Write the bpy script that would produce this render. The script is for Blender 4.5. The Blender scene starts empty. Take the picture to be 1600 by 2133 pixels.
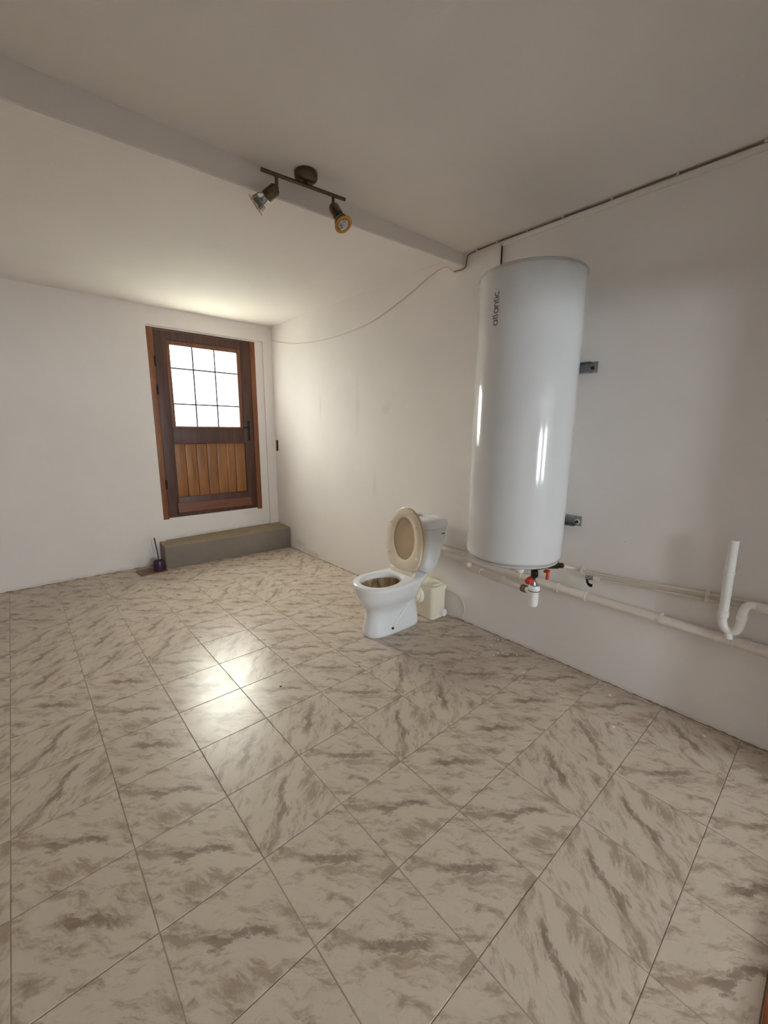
import bpy, bmesh, math, random
from mathutils import Vector, Matrix, Euler
random.seed(7)
scene = bpy.context.scene
C = scene.collection
PI = math.pi
TS = 0.333            # floor tile pitch, metres
W = 2.684             # inner face of the right wall (x)
YB = 2.09             # inner face of the door wall (y)
H = 2.675             # ceiling height
XL, YF = -1.9, -2.90  # left wall, wall with the wide opening just behind the camera
YR = -7.5             # far wall of the room behind that opening

# ------------------------------------------------------------------ camera
pitch, yaw, roll = 0.1967, 0.7252, 0.00977
fwd = Vector((math.sin(yaw)*math.cos(pitch), math.cos(yaw)*math.cos(pitch), -math.sin(pitch)))
rt = Vector((math.cos(yaw), -math.sin(yaw), 0))
up = rt.cross(fwd)
r2 = rt*math.cos(roll) + up*math.sin(roll)
u2 = up*math.cos(roll) - rt*math.sin(roll)
cam = bpy.data.cameras.new('camera')
cam.sensor_fit = 'HORIZONTAL'; cam.sensor_width = 36.0
cam.lens = 864.33/1600*36.0
cam.clip_start = 0.02
camo = bpy.data.objects.new('camera', cam); C.objects.link(camo)
camo.matrix_world = Matrix(((r2.x, u2.x, -fwd.x, 0.18352), (r2.y, u2.y, -fwd.y, -2.8274),
                            (r2.z, u2.z, -fwd.z, 1.4807), (0, 0, 0, 1)))
scene.camera = camo

# ------------------------------------------------------------------ light, exposure
world = bpy.data.worlds.new('world'); scene.world = world; world.use_nodes = True
world.node_tree.nodes['Background'].inputs[0].default_value = (0.86, 0.93, 1.0, 1)
world.node_tree.nodes['Background'].inputs[1].default_value = 1.6
def area(name, loc, rot, sx, sy, power, col):
    l = bpy.data.lights.new(name, 'AREA'); l.shape = 'RECTANGLE'; l.size = sx; l.size_y = sy
    l.energy = power; l.color = col
    o = bpy.data.objects.new(name, l); C.objects.link(o); o.location = loc; o.rotation_euler = rot
    return o
# daylight outside the glazed door and outside the two windows of the room behind the camera
area('door_daylight', (2.05, 3.5, 3.6), (-PI/3.4, 0, 0), 2.8, 4.4, 2150, (1.0, 0.885, 0.765))
area('window_daylight', (0.58, YR-.30, 1.62), (PI/2, 0, 0), 0.80, 1.35, 160, (0.985, 0.95, 0.965))
area('window_daylight', (1.80, YR-.30, 1.62), (PI/2, 0, 0), 0.65, 1.35, 132, (0.985, 0.95, 0.965))
vs = scene.view_settings
vs.view_transform = 'Standard'; vs.look = 'None'; vs.gamma = 1.0; vs.use_curve_mapping = False
vs.exposure = 0.30
scene.cycles.max_bounces = 14; scene.cycles.diffuse_bounces = 10; scene.cycles.glossy_bounces = 5
scene.cycles.transparent_max_bounces = 12
scene.cycles.sample_clamp_indirect = 6.0

# ------------------------------------------------------------------ materials
def srgb(r, g, b):
    f = lambda c: (c/255/12.92) if c/255 <= 0.04045 else ((c/255+0.055)/1.055)**2.4
    return (f(r), f(g), f(b), 1.0)
class NT:
    def __init__(s, name):
        s.m = bpy.data.materials.new(name); s.m.use_nodes = True
        s.t = s.m.node_tree; s.n = s.t.nodes; s.l = s.t.links
        s.b = s.n['Principled BSDF']; s.out = s.n['Material Output']
    def node(s, t, **kw):
        n = s.n.new(t)
        for k, v in kw.items(): setattr(n, k, v)
        return n
    def link(s, a, b): s.l.new(a, b)
    def math(s, op, a, b=None, c=None):
        n = s.node('ShaderNodeMath', operation=op)
        for i, v in enumerate((a, b, c)):
            if v is None: continue
            if isinstance(v, (int, float)): n.inputs[i].default_value = v
            else: s.link(v, n.inputs[i])
        return n.outputs[0]
    def noise(s, vec, scale, detail=4, rough=0.55, dist=0.0):
        n = s.node('ShaderNodeTexNoise'); n.inputs['Scale'].default_value = scale
        n.inputs['Detail'].default_value = detail; n.inputs['Roughness'].default_value = rough
        n.inputs['Distortion'].default_value = dist
        if vec is not None: s.link(vec, n.inputs['Vector'])
        return n.outputs['Fac']
    def ramp(s, fac, stops):
        n = s.node('ShaderNodeValToRGB'); e = n.color_ramp.elements
        while len(e) < len(stops): e.new(0.5)
        for x, (p, c) in zip(e, stops):
            x.position = p; x.color = c if len(c) == 4 else (*c, 1)
        s.link(fac, n.inputs[0]); return n.outputs[0]
    def mix(s, fac, a, b):
        n = s.node('ShaderNodeMix', data_type='RGBA')
        for i, v in ((0, fac), (6, a), (7, b)):
            if isinstance(v, (int, float, tuple)): n.inputs[i].default_value = v
            else: s.link(v, n.inputs[i])
        return n.outputs[2]
    def bump(s, h, strength, dist):
        n = s.node('ShaderNodeBump'); n.inputs['Strength'].default_value = strength
        n.inputs['Distance'].default_value = dist
        s.link(h, n.inputs['Height']); s.link(n.outputs[0], s.b.inputs['Normal'])
    def obj(s): return s.node('ShaderNodeTexCoord').outputs['Object']
    def mapping(s, vec, scale=(1,1,1), rot=(0,0,0), loc=(0,0,0)):
        n = s.node('ShaderNodeMapping'); s.link(vec, n.inputs[0])
        n.inputs['Scale'].default_value = scale; n.inputs['Rotation'].default_value = rot
        n.inputs['Location'].default_value = loc
        return n.outputs[0]

def plain(name, col, rough=0.5, metal=0.0, spec=0.5, var=0.08, vscale=14.0, bump=0.0, bscale=60, coat=0.0):
    m = NT(name); v = m.obj()
    n = m.noise(v, vscale, 4)
    d = tuple(c*(1-var) for c in col[:3]) + (1,)
    m.link(m.mix(n, d, col), m.b.inputs['Base Color'])
    m.b.inputs['Roughness'].default_value = rough; m.b.inputs['Metallic'].default_value = metal
    m.b.inputs['Specular IOR Level'].default_value = spec
    m.b.inputs['Coat Weight'].default_value = coat
    if bump: m.bump(m.noise(v, bscale, 3), bump, 0.002)
    return m.m

def plaster(name, col, stains=()):
    """white emulsion on plaster with a few grey smears at given places (object space = world)"""
    m = NT(name); v = m.obj()
    big = m.noise(v, 1.3, 5, 0.6)
    c = m.mix(m.ramp(big, [(0.35, (0,0,0)), (0.7, (1,1,1))]), tuple(x*0.955 for x in col[:3])+(1,), col)
    sp = m.noise(v, 40, 2)
    c = m.mix(m.math('MULTIPLY', m.math('GREATER_THAN', sp, 0.775), 0.25), c, (0.35, 0.3, 0.24, 1))
    for (p, r, strength, scol) in stains:
        mp = m.node('ShaderNodeVectorMath', operation='SUBTRACT'); m.link(v, mp.inputs[0]); mp.inputs[1].default_value = p
        ml = m.node('ShaderNodeVectorMath', operation='DIVIDE'); m.link(mp.outputs[0], ml.inputs[0]); ml.inputs[1].default_value = r
        ln = m.node('ShaderNodeVectorMath', operation='LENGTH'); m.link(ml.outputs[0], ln.inputs[0])
        wob = m.math('MULTIPLY', m.noise(v, 9, 5, 0.7), 1.5)
        f = m.math('SUBTRACT', 1.55, m.math('ADD', ln.outputs['Value'], wob))
        f = m.math('MULTIPLY', m.math('MAXIMUM', m.math('MINIMUM', f, 1.0), 0.0), strength)
        c = m.mix(f, c, scol)
    m.link(c, m.b.inputs['Base Color'])
    m.b.inputs['Roughness'].default_value = 0.75; m.b.inputs['Specular IOR Level'].default_value = 0.25
    h = m.math('ADD', m.math('MULTIPLY', m.noise(v, 4, 4), 1.0), m.math('MULTIPLY', m.noise(v, 70, 3), 0.12))
    m.bump(h, 0.35, 0.012)
    return m.m

WHITE = (0.85, 0.81, 0.79, 1)
GREYST = (0.42, 0.42, 0.36, 1); BRNST = (0.33, 0.26, 0.18, 1)
M = {}
M['wall'] = plaster('white_wall_plaster', WHITE)
M['wall_right'] = plaster('white_wall_plaster_smeared', WHITE, [
    ((W, 1.03, 1.70), (1, .035, .22), 0.30, GREYST), ((W, 0.39, 1.68), (1, .05, .45), 0.20, GREYST),
    ((W, -0.02, 1.66), (1, .09, .08), 0.22, GREYST), ((W, 0.13, 0.95), (1, .05, .17), 0.22, GREYST),
    ((W, 0.55, 1.80), (1, .35, .20), 0.10, GREYST), ((W, 0.55, 1.0), (1, .3, .35), 0.08, GREYST),
    ((W, 1.95, 0.22), (1, .05, .14), 0.45, GREYST), ((W, 1.55, 0.10), (1, .20, .08), 0.45, GREYST),
    ((W, 1.25, 0.04), (1, .30, .05), 0.45, BRNST), ((W, -1.6, 0.0), (1, 2.2, .035), 0.40, BRNST)])
M['wall_back'] = plaster('white_wall_plaster_base', WHITE, [
    ((0.6, 2.07, 0.0), (1.3, 1, .05), 0.55, BRNST), ((1.02, 2.07, 0.05), (.10, 1, .12), 0.25, GREYST),
    ((1.9, 2.11, 0.27), (.9, 1, .035), 0.45, BRNST), ((2.3, 2.11, 0.44), (.15, 1, .05), 0.18, GREYST)])
M['low_bounce'] = plain('unseen_low_bounce_grey', (0.34, 0.32, 0.30, 1), 0.9, var=0.25, vscale=3, bump=0.4, bscale=30, spec=0.2)  # grey invented for unseen surfaces behind the camera, lowers the bounced light
M['ceiling'] = plaster('white_ceiling_paint', WHITE)
M['beam'] = plaster('white_beam_paint', WHITE)

def tile_material():
    m = NT('marbled_beige_tile'); v = m.obj()
    oi = m.node('ShaderNodeObjectInfo')
    sel = m.math('MULTIPLY', m.math('FLOOR', m.math('MULTIPLY', oi.outputs['Random'], 3.0)), 3.7)
    cx = m.node('ShaderNodeCombineXYZ'); m.link(sel, cx.inputs[2])
    p = m.mapping(v, rot=(0, 0, math.radians(45)))
    # u along the veins, v across
    wn = m.node('ShaderNodeTexNoise'); wn.inputs['Scale'].default_value = 7; wn.inputs['Detail'].default_value = 5
    add = m.node('ShaderNodeVectorMath', operation='ADD'); m.link(p, add.inputs[0]); m.link(cx.outputs[0], add.inputs[1])
    m.link(add.outputs[0], wn.inputs['Vector'])
    sub = m.node('ShaderNodeVectorMath', operation='SUBTRACT'); m.link(wn.outputs['Color'], sub.inputs[0]); sub.inputs[1].default_value = (.5,.5,.5)
    sc = m.node('ShaderNodeVectorMath', operation='SCALE'); m.link(sub.outputs[0], sc.inputs[0]); sc.inputs['Scale'].default_value = 0.11
    wp = m.node('ShaderNodeVectorMath', operation='ADD'); m.link(add.outputs[0], wp.inputs[0]); m.link(sc.outputs[0], wp.inputs[1])
    st = m.mapping(wp.outputs[0], scale=(6, 19, 1))
    streak = m.noise(st, 1.0, 8, 0.70)
    st2 = m.mapping(wp.outputs[0], scale=(16, 38, 1), loc=(3.1, 1.7, 0))
    fine = m.noise(st2, 1.6, 8, 0.72)
    blot = m.noise(m.mapping(wp.outputs[0], scale=(8, 12, 1)), 1.0, 6, 0.66)
    light, mid, dark = srgb(194, 181, 166), srgb(152, 135, 119), srgb(108, 88, 71)
    f1 = m.ramp(streak, [(0.48, (0,0,0)), (0.60, (1,1,1))])
    c = m.mix(m.math('MULTIPLY', f1, 0.88), light, mid)
    f2 = m.ramp(fine, [(0.53, (0,0,0)), (0.64, (1,1,1))])
    c = m.mix(m.math('MULTIPLY', f2, m.math('ADD', m.math('MULTIPLY', f1, 0.45), 0.12)), c, srgb(138, 118, 99))
    f3 = m.ramp(blot, [(0.52, (0,0,0)), (0.66, (1,1,1))])
    c = m.mix(m.math('MULTIPLY', f3, 0.35), c, srgb(170, 152, 134))
    # one printed dark vein per tile, soft and ragged, fading at both ends
    sx = m.node('ShaderNodeSeparateXYZ'); m.link(p, sx.inputs[0])
    ln = m.noise(m.mapping(add.outputs[0], scale=(1, 0.0, 1)), 5.0, 2, 0.4)
    off = m.math('MULTIPLY', m.math('SUBTRACT', ln, 0.5), 0.20)
    band = m.math('ABSOLUTE', m.math('ADD', m.math('SUBTRACT', sx.outputs[1], 0.012), off))
    edge = m.math('MULTIPLY', m.math('SUBTRACT', fine, 0.5), 0.11)
    vein = m.math('SUBTRACT', 1.15, m.math('DIVIDE', m.math('ADD', band, edge), 0.017))
    vein = m.math('MAXIMUM', m.math('MINIMUM', vein, 0.72), 0.0)
    ends = m.math('SUBTRACT', 1.0, m.math('DIVIDE', m.math('ABSOLUTE', m.math('SUBTRACT', sx.outputs[0], 0.01)), 0.125))
    ends = m.math('MULTIPLY', m.math('MAXIMUM', m.math('MINIMUM', ends, 0.4), 0.0), 2.3)
    c = m.mix(m.math('MULTIPLY', vein, ends), c, dark)
    m.link(c, m.b.inputs['Base Color'])
    rg = m.ramp(m.noise(v, 9, 4), [(0.3, (.25,.25,.25)), (0.7, (.34,.34,.34))])
    m.link(rg, m.b.inputs['Roughness'])
    m.b.inputs['Specular IOR Level'].default_value = 0.42
    m.bump(m.noise(v, 5, 1), 0.04, 0.003)
    return m.m
M['tile'] = tile_material()
M['grout'] = plain('cement_grout', srgb(176, 162, 144), 0.9, var=0.35, vscale=6, spec=0.2)

def wood(name, light, dark, rough=0.4, scale=(30, 30, 2.2), coat=0.0):
    m = NT(name); v = m.obj()
    mp = m.mapping(v, scale=scale)
    n1 = m.noise(mp, 1.0, 6, 0.62, 0.6); n2 = m.noise(mp, 5.0, 3, 0.6)
    f = m.math('ADD', m.math('MULTIPLY', n1, 0.7), m.math('MULTIPLY', n2, 0.3))
    m.link(m.ramp(f, [(0.36, dark), (0.66, light)]), m.b.inputs['Base Color'])
    m.b.inputs['Roughness'].default_value = rough; m.b.inputs['Coat Weight'].default_value = coat
    m.bump(n2, 0.1, 0.001)
    return m.m
M['wood_dark'] = wood('dark_stained_wood', srgb(90, 54, 40), srgb(60, 33, 24), 0.45)
M['wood_frame'] = wood('brown_frame_wood', srgb(142, 86, 44), srgb(106, 60, 30), 0.45)
M['wood_bead'] = wood('bead_wood', srgb(132, 80, 54), srgb(96, 55, 38), 0.4)
M['wood_plank'] = wood('orange_brown_plank_wood', srgb(158, 102, 50), srgb(116, 72, 32), 0.4)
M['wood_weather'] = wood('weather_board_wood', srgb(122, 66, 36), srgb(90, 46, 25), 0.4, scale=(2.2, 30, 30))
M['iron'] = plain('black_iron', srgb(34, 28, 26), 0.45, 0.6)
M['lead'] = plain('lead_came', srgb(70, 68, 78), 0.5, 0.5)
def glass():
    m = NT('frosted_window_glass'); m.n.remove(m.b); v = m.obj()
    n = m.noise(v, 3.2, 4)
    tint = m.ramp(n, [(0.35, (0.93, 0.97, 0.95)), (0.65, (0.82, 0.90, 0.93))])
    tr = m.node('ShaderNodeBsdfTransparent'); m.link(tint, tr.inputs[0])
    tl = m.node('ShaderNodeBsdfTranslucent'); tl.inputs[0].default_value = (.9, .94, .95, 1)
    bp = m.node('ShaderNodeBump'); bp.inputs['Strength'].default_value = 0.3; m.link(m.noise(v, 60, 3), bp.inputs['Height'])
    gl = m.node('ShaderNodeBsdfGlossy'); gl.inputs['Roughness'].default_value = 0.15; m.link(bp.outputs[0], gl.inputs['Normal'])
    a = m.node('ShaderNodeMixShader'); a.inputs[0].default_value = 0.22
    m.link(tr.outputs[0], a.inputs[1]); m.link(tl.outputs[0], a.inputs[2])
    b = m.node('ShaderNodeMixShader'); b.inputs[0].default_value = 0.05
    m.link(a.outputs[0], b.inputs[1]); m.link(gl.outputs[0], b.inputs[2])
    m.link(b.outputs[0], m.out.inputs[0]); return m.m
M['glass'] = glass()
M['concrete'] = plain('grey_painted_concrete', srgb(144, 134, 124), 0.8, var=0.28, vscale=5, bump=0.5, bscale=25, spec=0.2)
M['concrete_top'] = plain('dusty_tan_concrete', srgb(172, 156, 130), 0.9, var=0.45, vscale=7, bump=0.6, bscale=30, spec=0.2)
M['ceramic'] = plain('white_sanitary_ceramic', (0.80, 0.81, 0.84, 1), 0.12, var=0.02, coat=0.3)
M['seat'] = plain('cream_seat_plastic', srgb(238, 225, 204), 0.22, var=0.05)
M['seat_lid'] = plain('shaded_cream_lid_plastic', srgb(214, 192, 162), 0.35, var=0.1, vscale=5)  # cream lid, shade of the recess behind the seat put into its colour
def bowl_mat():
    m = NT('stained_bowl_ceramic'); v = m.obj()
    n = m.noise(m.mapping(v, scale=(30, 30, 4)), 1.0, 5)
    c = m.ramp(n, [(0.35, srgb(196, 180, 150)), (0.6, srgb(140, 112, 74)), (0.75, srgb(86, 62, 38))])
    m.link(c, m.b.inputs['Base Color']); m.b.inputs['Roughness'].default_value = 0.3
    return m.m
M['bowl'] = bowl_mat()
M['cream'] = plain('cream_plastic', srgb(236, 228, 208), 0.4, var=0.06, vscale=6)
M['pump_white'] = plain('white_plastic', srgb(226, 224, 220), 0.35, var=0.03)
M['heater'] = plain('white_enamel_sheet', (0.63, 0.63, 0.64, 1), 0.13, var=0.012, vscale=4, coat=0.2)
M['heater_rim'] = plain('grey_rim_enamel', (0.48, 0.485, 0.49, 1), 0.3, var=0.03)
M['print'] = plain('dark_grey_print', srgb(84, 76, 64), 0.5, var=0.05)
M['galv'] = plain('galvanised_steel', srgb(160, 162, 164), 0.35, 0.85, var=0.4, vscale=60)
M['brass'] = plain('tarnished_brass', srgb(128, 108, 66), 0.35, 0.9, var=0.4, vscale=60)
M['brass_dark'] = plain('dark_brass', srgb(74, 66, 42), 0.4, 0.8, var=0.4, vscale=60)
M['red'] = plain('red_plastic', srgb(206, 52, 30), 0.35, var=0.08)
M['black'] = plain('black_rubber', srgb(18, 16, 18), 0.5, var=0.1)
M['pvc'] = plain('painted_white_pipe', srgb(232, 223, 213), 0.4, var=0.05, vscale=8)
M['pvc_new'] = plain('bare_white_pipe', srgb(238, 236, 234), 0.3, var=0.02)
M['copper_paint'] = plain('painted_cream_pipe', srgb(216, 207, 190), 0.4, var=0.08, vscale=20)
M['chrome'] = plain('chrome', srgb(190, 192, 195), 0.15, 1.0, var=0.05)
M['bronze'] = plain('antique_bronze', srgb(112, 98, 76), 0.33, 0.85, var=0.25, vscale=50)
M['amber'] = plain('amber_glass_ring', srgb(206, 142, 40), 0.2, var=0.1)
M['bulb'] = plain('clear_lamp_reflector', srgb(200, 200, 205), 0.08, 0.75, var=0.1)
M['cable_dark'] = plain('grey_brown_cable', srgb(128, 112, 96), 0.6)
M['cable_white'] = plain('white_cable', srgb(222, 214, 202), 0.5)
M['trunk'] = plain('white_trunking', (0.81, 0.77, 0.735, 1), 0.5, var=0.02)
M['purple'] = plain('dark_purple_plastic', srgb(52, 34, 58), 0.35, var=0.1)
M['brown_tile'] = plain('brown_clay_tile', srgb(126, 78, 50), 0.4, var=0.35, vscale=18)
M['chip'] = plain('white_paint_flake', srgb(240, 234, 224), 0.6)
M['varnish'] = wood('varnished_brown_wood', srgb(150, 84, 34), srgb(104, 52, 18), 0.3, scale=(2.2, 24, 30), coat=0.3)
M['dirt'] = plain('brown_mortar_crumb', srgb(168, 142, 112), 0.95, var=0.5, vscale=22, bump=0.6, bscale=60, spec=0.1)
M['ground'] = plain('unseen_bounce_ground', (0.55, 0.56, 0.40, 1), 0.9, var=0.3, vscale=3)  # yellow-green so that its bounce tints the ceiling by the door
M['win_frame'] = plain('white_window_frame', srgb(235, 233, 228), 0.4)

# ------------------------------------------------------------------ mesh helpers
def link(name, bm, mat, parent=None, smooth=True, angle=38, loc=None, rot=None):
    bmesh.ops.recalc_face_normals(bm, faces=bm.faces)
    me = bpy.data.meshes.new(name); bm.to_mesh(me); bm.free()
    if smooth:
        me.polygons.foreach_set('use_smooth', [True]*len(me.polygons))
        me.set_sharp_from_angle(angle=math.radians(angle))
    me.materials.append(M[mat] if isinstance(mat, str) else mat)
    o = bpy.data.objects.new(name, me); C.objects.link(o)
    if loc: o.location = loc
    if rot: o.rotation_euler = rot
    if parent: o.parent = parent
    return o
def tag(o, label=None, cat=None, group=None, kind=None):
    if label: o['label'] = label
    if cat: o['category'] = cat
    if group: o['group'] = group
    if kind: o['kind'] = kind
    return o
def empty(name, label, cat, loc=(0,0,0), group=None, kind=None):
    o = bpy.data.objects.new(name, None); o.empty_display_size = 0.1; C.objects.link(o); o.location = loc
    return tag(o, label, cat, group, kind)
def rel(parent, *pts):
    l = parent.location
    return [Vector(p) - l for p in pts]
def box(bm, lo, hi, bevel=0.0, segs=2, mat=None):
    lo, hi = Vector(lo), Vector(hi)
    t = bmesh.new(); bmesh.ops.create_cube(t, size=1.0)
    for v in t.verts: v.co = Vector(((v.co[i]+.5)*(hi[i]-lo[i]) + lo[i] for i in range(3)))
    if bevel: bmesh.ops.bevel(t, geom=t.edges[:], offset=bevel, segments=segs, affect='EDGES', profile=0.6)
    if mat: bmesh.ops.transform(t, matrix=mat, verts=t.verts)
    merge(bm, t); return bm
def merge(bm, t):
    me = bpy.data.meshes.new('tmp'); t.to_mesh(me); t.free(); bm.from_mesh(me); bpy.data.meshes.remove(me)
def rings(bm, secs, close_ends=True, cyc=True):
    rows = [[bm.verts.new(p) for p in s] for s in secs]; n = len(rows[0])
    for a, b in zip(rows, rows[1:]):
        for i in range(n if cyc else n-1):
            bm.faces.new((a[i], a[(i+1) % n], b[(i+1) % n], b[i]))
    if close_ends:
        bm.faces.new(rows[0][::-1]); bm.faces.new(rows[-1])
    return rows
def smooth_path(pts, k=5):
    pts = [Vector(p) for p in pts]; out = []
    P = [pts[0]*2-pts[1]] + pts + [pts[-1]*2-pts[-2]]
    for i in range(1, len(P)-2):
        for j in range(k):
            t = j/k; a, b, c, d = P[i-1:i+3]
            out.append(0.5*((2*b)+(c-a)*t+(2*a-5*b+4*c-d)*t*t+(3*b-a-3*c+d)*t**3))
    out.append(pts[-1]); return out
def tube(bm, pts, r, n=14, caps=True):
    pts = [Vector(p) for p in pts]; rs = r if isinstance(r, (list, tuple)) else [r]*len(pts)
    secs = []; up_ = None
    for i, p in enumerate(pts):
        t = (pts[min(i+1, len(pts)-1)] - pts[max(i-1, 0)]).normalized()
        if up_ is None: up_ = t.orthogonal().normalized()
        up_ = (up_ - t*up_.dot(t)).normalized(); s = t.cross(up_)
        secs.append([p + (up_*math.cos(2*PI*k/n) + s*math.sin(2*PI*k/n))*rs[i] for k in range(n)])
    rings(bm, secs, caps); return bm
def cyl(bm, a, b, r, r1=None, n=20, bevel=0.0):
    a, b = Vector(a), Vector(b)
    r1 = r if r1 is None else r1
    if bevel:
        d = (b-a).normalized()
        tube(bm, [a, a+d*bevel*.001, a+d*bevel, b-d*bevel, b-d*bevel*.001, b], [r-bevel, r-bevel, r, r1, r1-bevel, r1-bevel], n)
    else: tube(bm, [a, b], [r, r1], n)
    return bm
def lathe(bm, prof, c=(0,0,0), n=48, axis=Vector((0,0,1)), close=True):
    axis = Vector(axis).normalized(); u = axis.orthogonal().normalized(); w = axis.cross(u); c = Vector(c)
    rings(bm, [[c + axis*z + (u*math.cos(2*PI*k/n) + w*math.sin(2*PI*k/n))*max(r, 1e-4) for k in range(n)] for r, z in prof], close)
    return bm
def sgnpow(v, e): return math.copysign(abs(v)**e, v)
def grid_wall(lo, hi, axis, holes, thick, sign):
    """a slab in the plane normal to 'axis' (0=x, 1=y) with rectangular holes, one watertight mesh;
       lo/hi = (h, z) limits, holes = [(h0, z0, h1, z1)], face at coordinate given by caller through matrix"""
    hs = sorted({lo[0], hi[0], *[x for q in holes for x in (q[0], q[2])]})
    zs = sorted({lo[1], hi[1], *[x for q in holes for x in (q[1], q[3])]})
    solid = {}
    for i in range(len(hs)-1):
        for j in range(len(zs)-1):
            hc, zc = (hs[i]+hs[i+1])/2, (zs[j]+zs[j+1])/2
            solid[i, j] = not any(q[0] < hc < q[2] and q[1] < zc < q[3] for q in holes)
    bm = bmesh.new(); cache = {}
    def V(i, j, k):
        if (i, j, k) not in cache:
            d = 0 if k == 0 else thick*sign
            cache[i, j, k] = bm.verts.new((d, hs[i], zs[j]) if axis == 0 else (hs[i], d, zs[j]))
        return cache[i, j, k]
    for (i, j), s in solid.items():
        if not s: continue
        for k in (0, 1): bm.faces.new([V(i, j, k), V(i+1, j, k), V(i+1, j+1, k), V(i, j+1, k)])
        for di, dj, e in ((-1, 0, ((i, j), (i, j+1))), (1, 0, ((i+1, j), (i+1, j+1))), (0, -1, ((i, j), (i+1, j))), (0, 1, ((i, j+1), (i+1, j+1)))):
            if not solid.get((i+di, j+dj), False):
                (a, b), (c, d) = e
                bm.faces.new([V(a, b, 0), V(c, d, 0), V(c, d, 1), V(a, b, 1)])
    return bm

# ------------------------------------------------------------------ room shell
def struct(name, bm, mat, label=None, smooth=False):
    cat = {'trim': 'trim', 'baseboard': 'wall edge'}.get(name.split('_')[0], name.split('_')[0])
    return tag(link(name, bm, mat, None, smooth), label, cat, None, 'structure')
bm = bmesh.new(); box(bm, (XL-.15, YR-.2, -.15), (W+.15, 2.40, -.0022))
floor = struct('floor', bm, 'grout', 'beige marbled tile floor laid in a square grid')
bm = bmesh.new(); box(bm, (XL-.15, YR-.2, H), (W+.15, 2.40, H+.12))
struct('ceiling', bm, 'ceiling', 'flat white painted ceiling')
# right wall with the small open socket hole near the door
bm = grid_wall((YR-.2, -.15), (2.40, H), 0, [(2.012, 1.200, 2.072, 1.335)], 0.15, 1)
for v in bm.verts: v.co.x += W
struct('wall_right', bm, 'wall_right', 'white plastered wall carrying the water heater and pipes')
bm = grid_wall((YR-.2, -.15), (2.40, H), 0, [], 0.15, -1)
for v in bm.verts: v.co.x += XL
struct('wall_left', bm, 'wall', 'white plastered wall opposite the water heater')
# wall just behind the camera: a wide opening under a lintel into the next room
bm = grid_wall((XL, -.15), (W, H), 1, [(-.70, -.15, 2.46, 2.06)], 0.15, -1)
for v in bm.verts: v.co.y += YF
struct('wall_front', bm, 'low_bounce', 'unseen wall, darkened to cut bounced light, with a wide opening to the next room')
bm = bmesh.new(); box(bm, (-.695, YF-.145, -.002), (2.455, -2.886, .018), .004)
struct('trim_2', bm, 'varnish', 'varnished brown wooden threshold in the wide opening', True)
bm = bmesh.new(); box(bm, (XL, YR, -.0021), (W, YF-.15, .0))
struct('floor_next_room', bm, 'low_bounce', 'unseen floor of the next room, darkened to cut bounced light')
# far wall of the next room with its two windows
WZ0, WZ1 = .95, 2.25
WINS = [(.20, .96), (1.50, 2.10)]
bm = grid_wall((XL, -.15), (W, H), 1, [(a, WZ0, b, WZ1) for a, b in WINS], 0.2, -1)
for v in bm.verts: v.co.y += YR
struct('wall_rear', bm, 'low_bounce', 'unseen wall of the next room, darkened to cut bounced light, with two windows')
for k, (a, b) in enumerate(WINS):
    win = empty('window_%d' % (k+1), ['wide white framed window in the next room', 'narrow white framed window in the next room'][k], 'window', ((a+b)/2, YR-.1, WZ0), kind='structure')
    bm = bmesh.new()
    for lo, hi in (((a, WZ0), (a+.05, WZ1)), ((b-.05, WZ0), (b, WZ1)), ((a, WZ0), (b, WZ0+.05)), ((a, WZ1-.05), (b, WZ1))):
        box(bm, Vector((lo[0], YR-.13, lo[1]))-win.location, Vector((hi[0], YR-.07, hi[1]))-win.location, .004)
    link('window_frame', bm, 'win_frame', win)
    bm = bmesh.new(); box(bm, Vector((a+.05, YR-.102, WZ0+.05))-win.location, Vector((b-.05, YR-.098, WZ1-.05))-win.location)
    link('pane', bm, 'glass', win, False)
# door wall: long flat part to the left, shallow plaster recess around the door
DX0, DX1, DZ0, DZ1 = 1.326, 2.477, 0.492, 2.480
RY = 2.112
bm = bmesh.new()
def add_slab(lo, hi, holes, y, th):
    t = grid_wall(lo, hi, 1, holes, th, 1)
    for v in t.verts: v.co.y += y
    merge(bm, t)
add_slab((XL-.15, -.15), (1.316, H), [], 2.074, .22)
t = grid_wall((1.316, -.15), (W, H), 1, [(1.3161, -.15, 2.572, 2.497)], RY-YB, 1)
for v in t.verts: v.co.y += YB
merge(bm, t)
t = grid_wall((1.316, -.15), (W, H), 1, [(DX0, DZ0, DX1, DZ1)], 0.18, 1)
for v in t.verts: v.co.y += RY
merge(bm, t)
struct('wall_back', bm, 'wall_back', 'white plastered wall around the wooden door')
bm = bmesh.new(); box(bm, (-1.5, 2.296, .30), (5.5, 7.5, .47))  # unseen slab added outside to bounce light up to the ceiling
struct('ground', bm, 'ground', 'pale unseen ground added outside the door to light the ceiling')
# shallow box beam crossing the ceiling, tapering slightly
bm = bmesh.new()
secs = []
for i in range(25):
    x = XL + (W-XL)*i/24
    s = (x-.3)/2.37
    yf = -.762-.062*s + random.uniform(-.003, .003); wd = max(.04, .105-.048*s); zb = 2.548+.046*s + random.uniform(-.0015, .0015)
    secs.append([Vector((x, yf, H+.01)), Vector((x, yf, zb+.006)), Vector((x, yf+.006, zb)), Vector((x, yf+wd-.006, zb)), Vector((x, yf+wd, zb+.006)), Vector((x, yf+wd, H+.01))])
rings(bm, secs)
struct('trim_1', bm, 'beam', 'white boxed beam crossing the ceiling', True)

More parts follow.
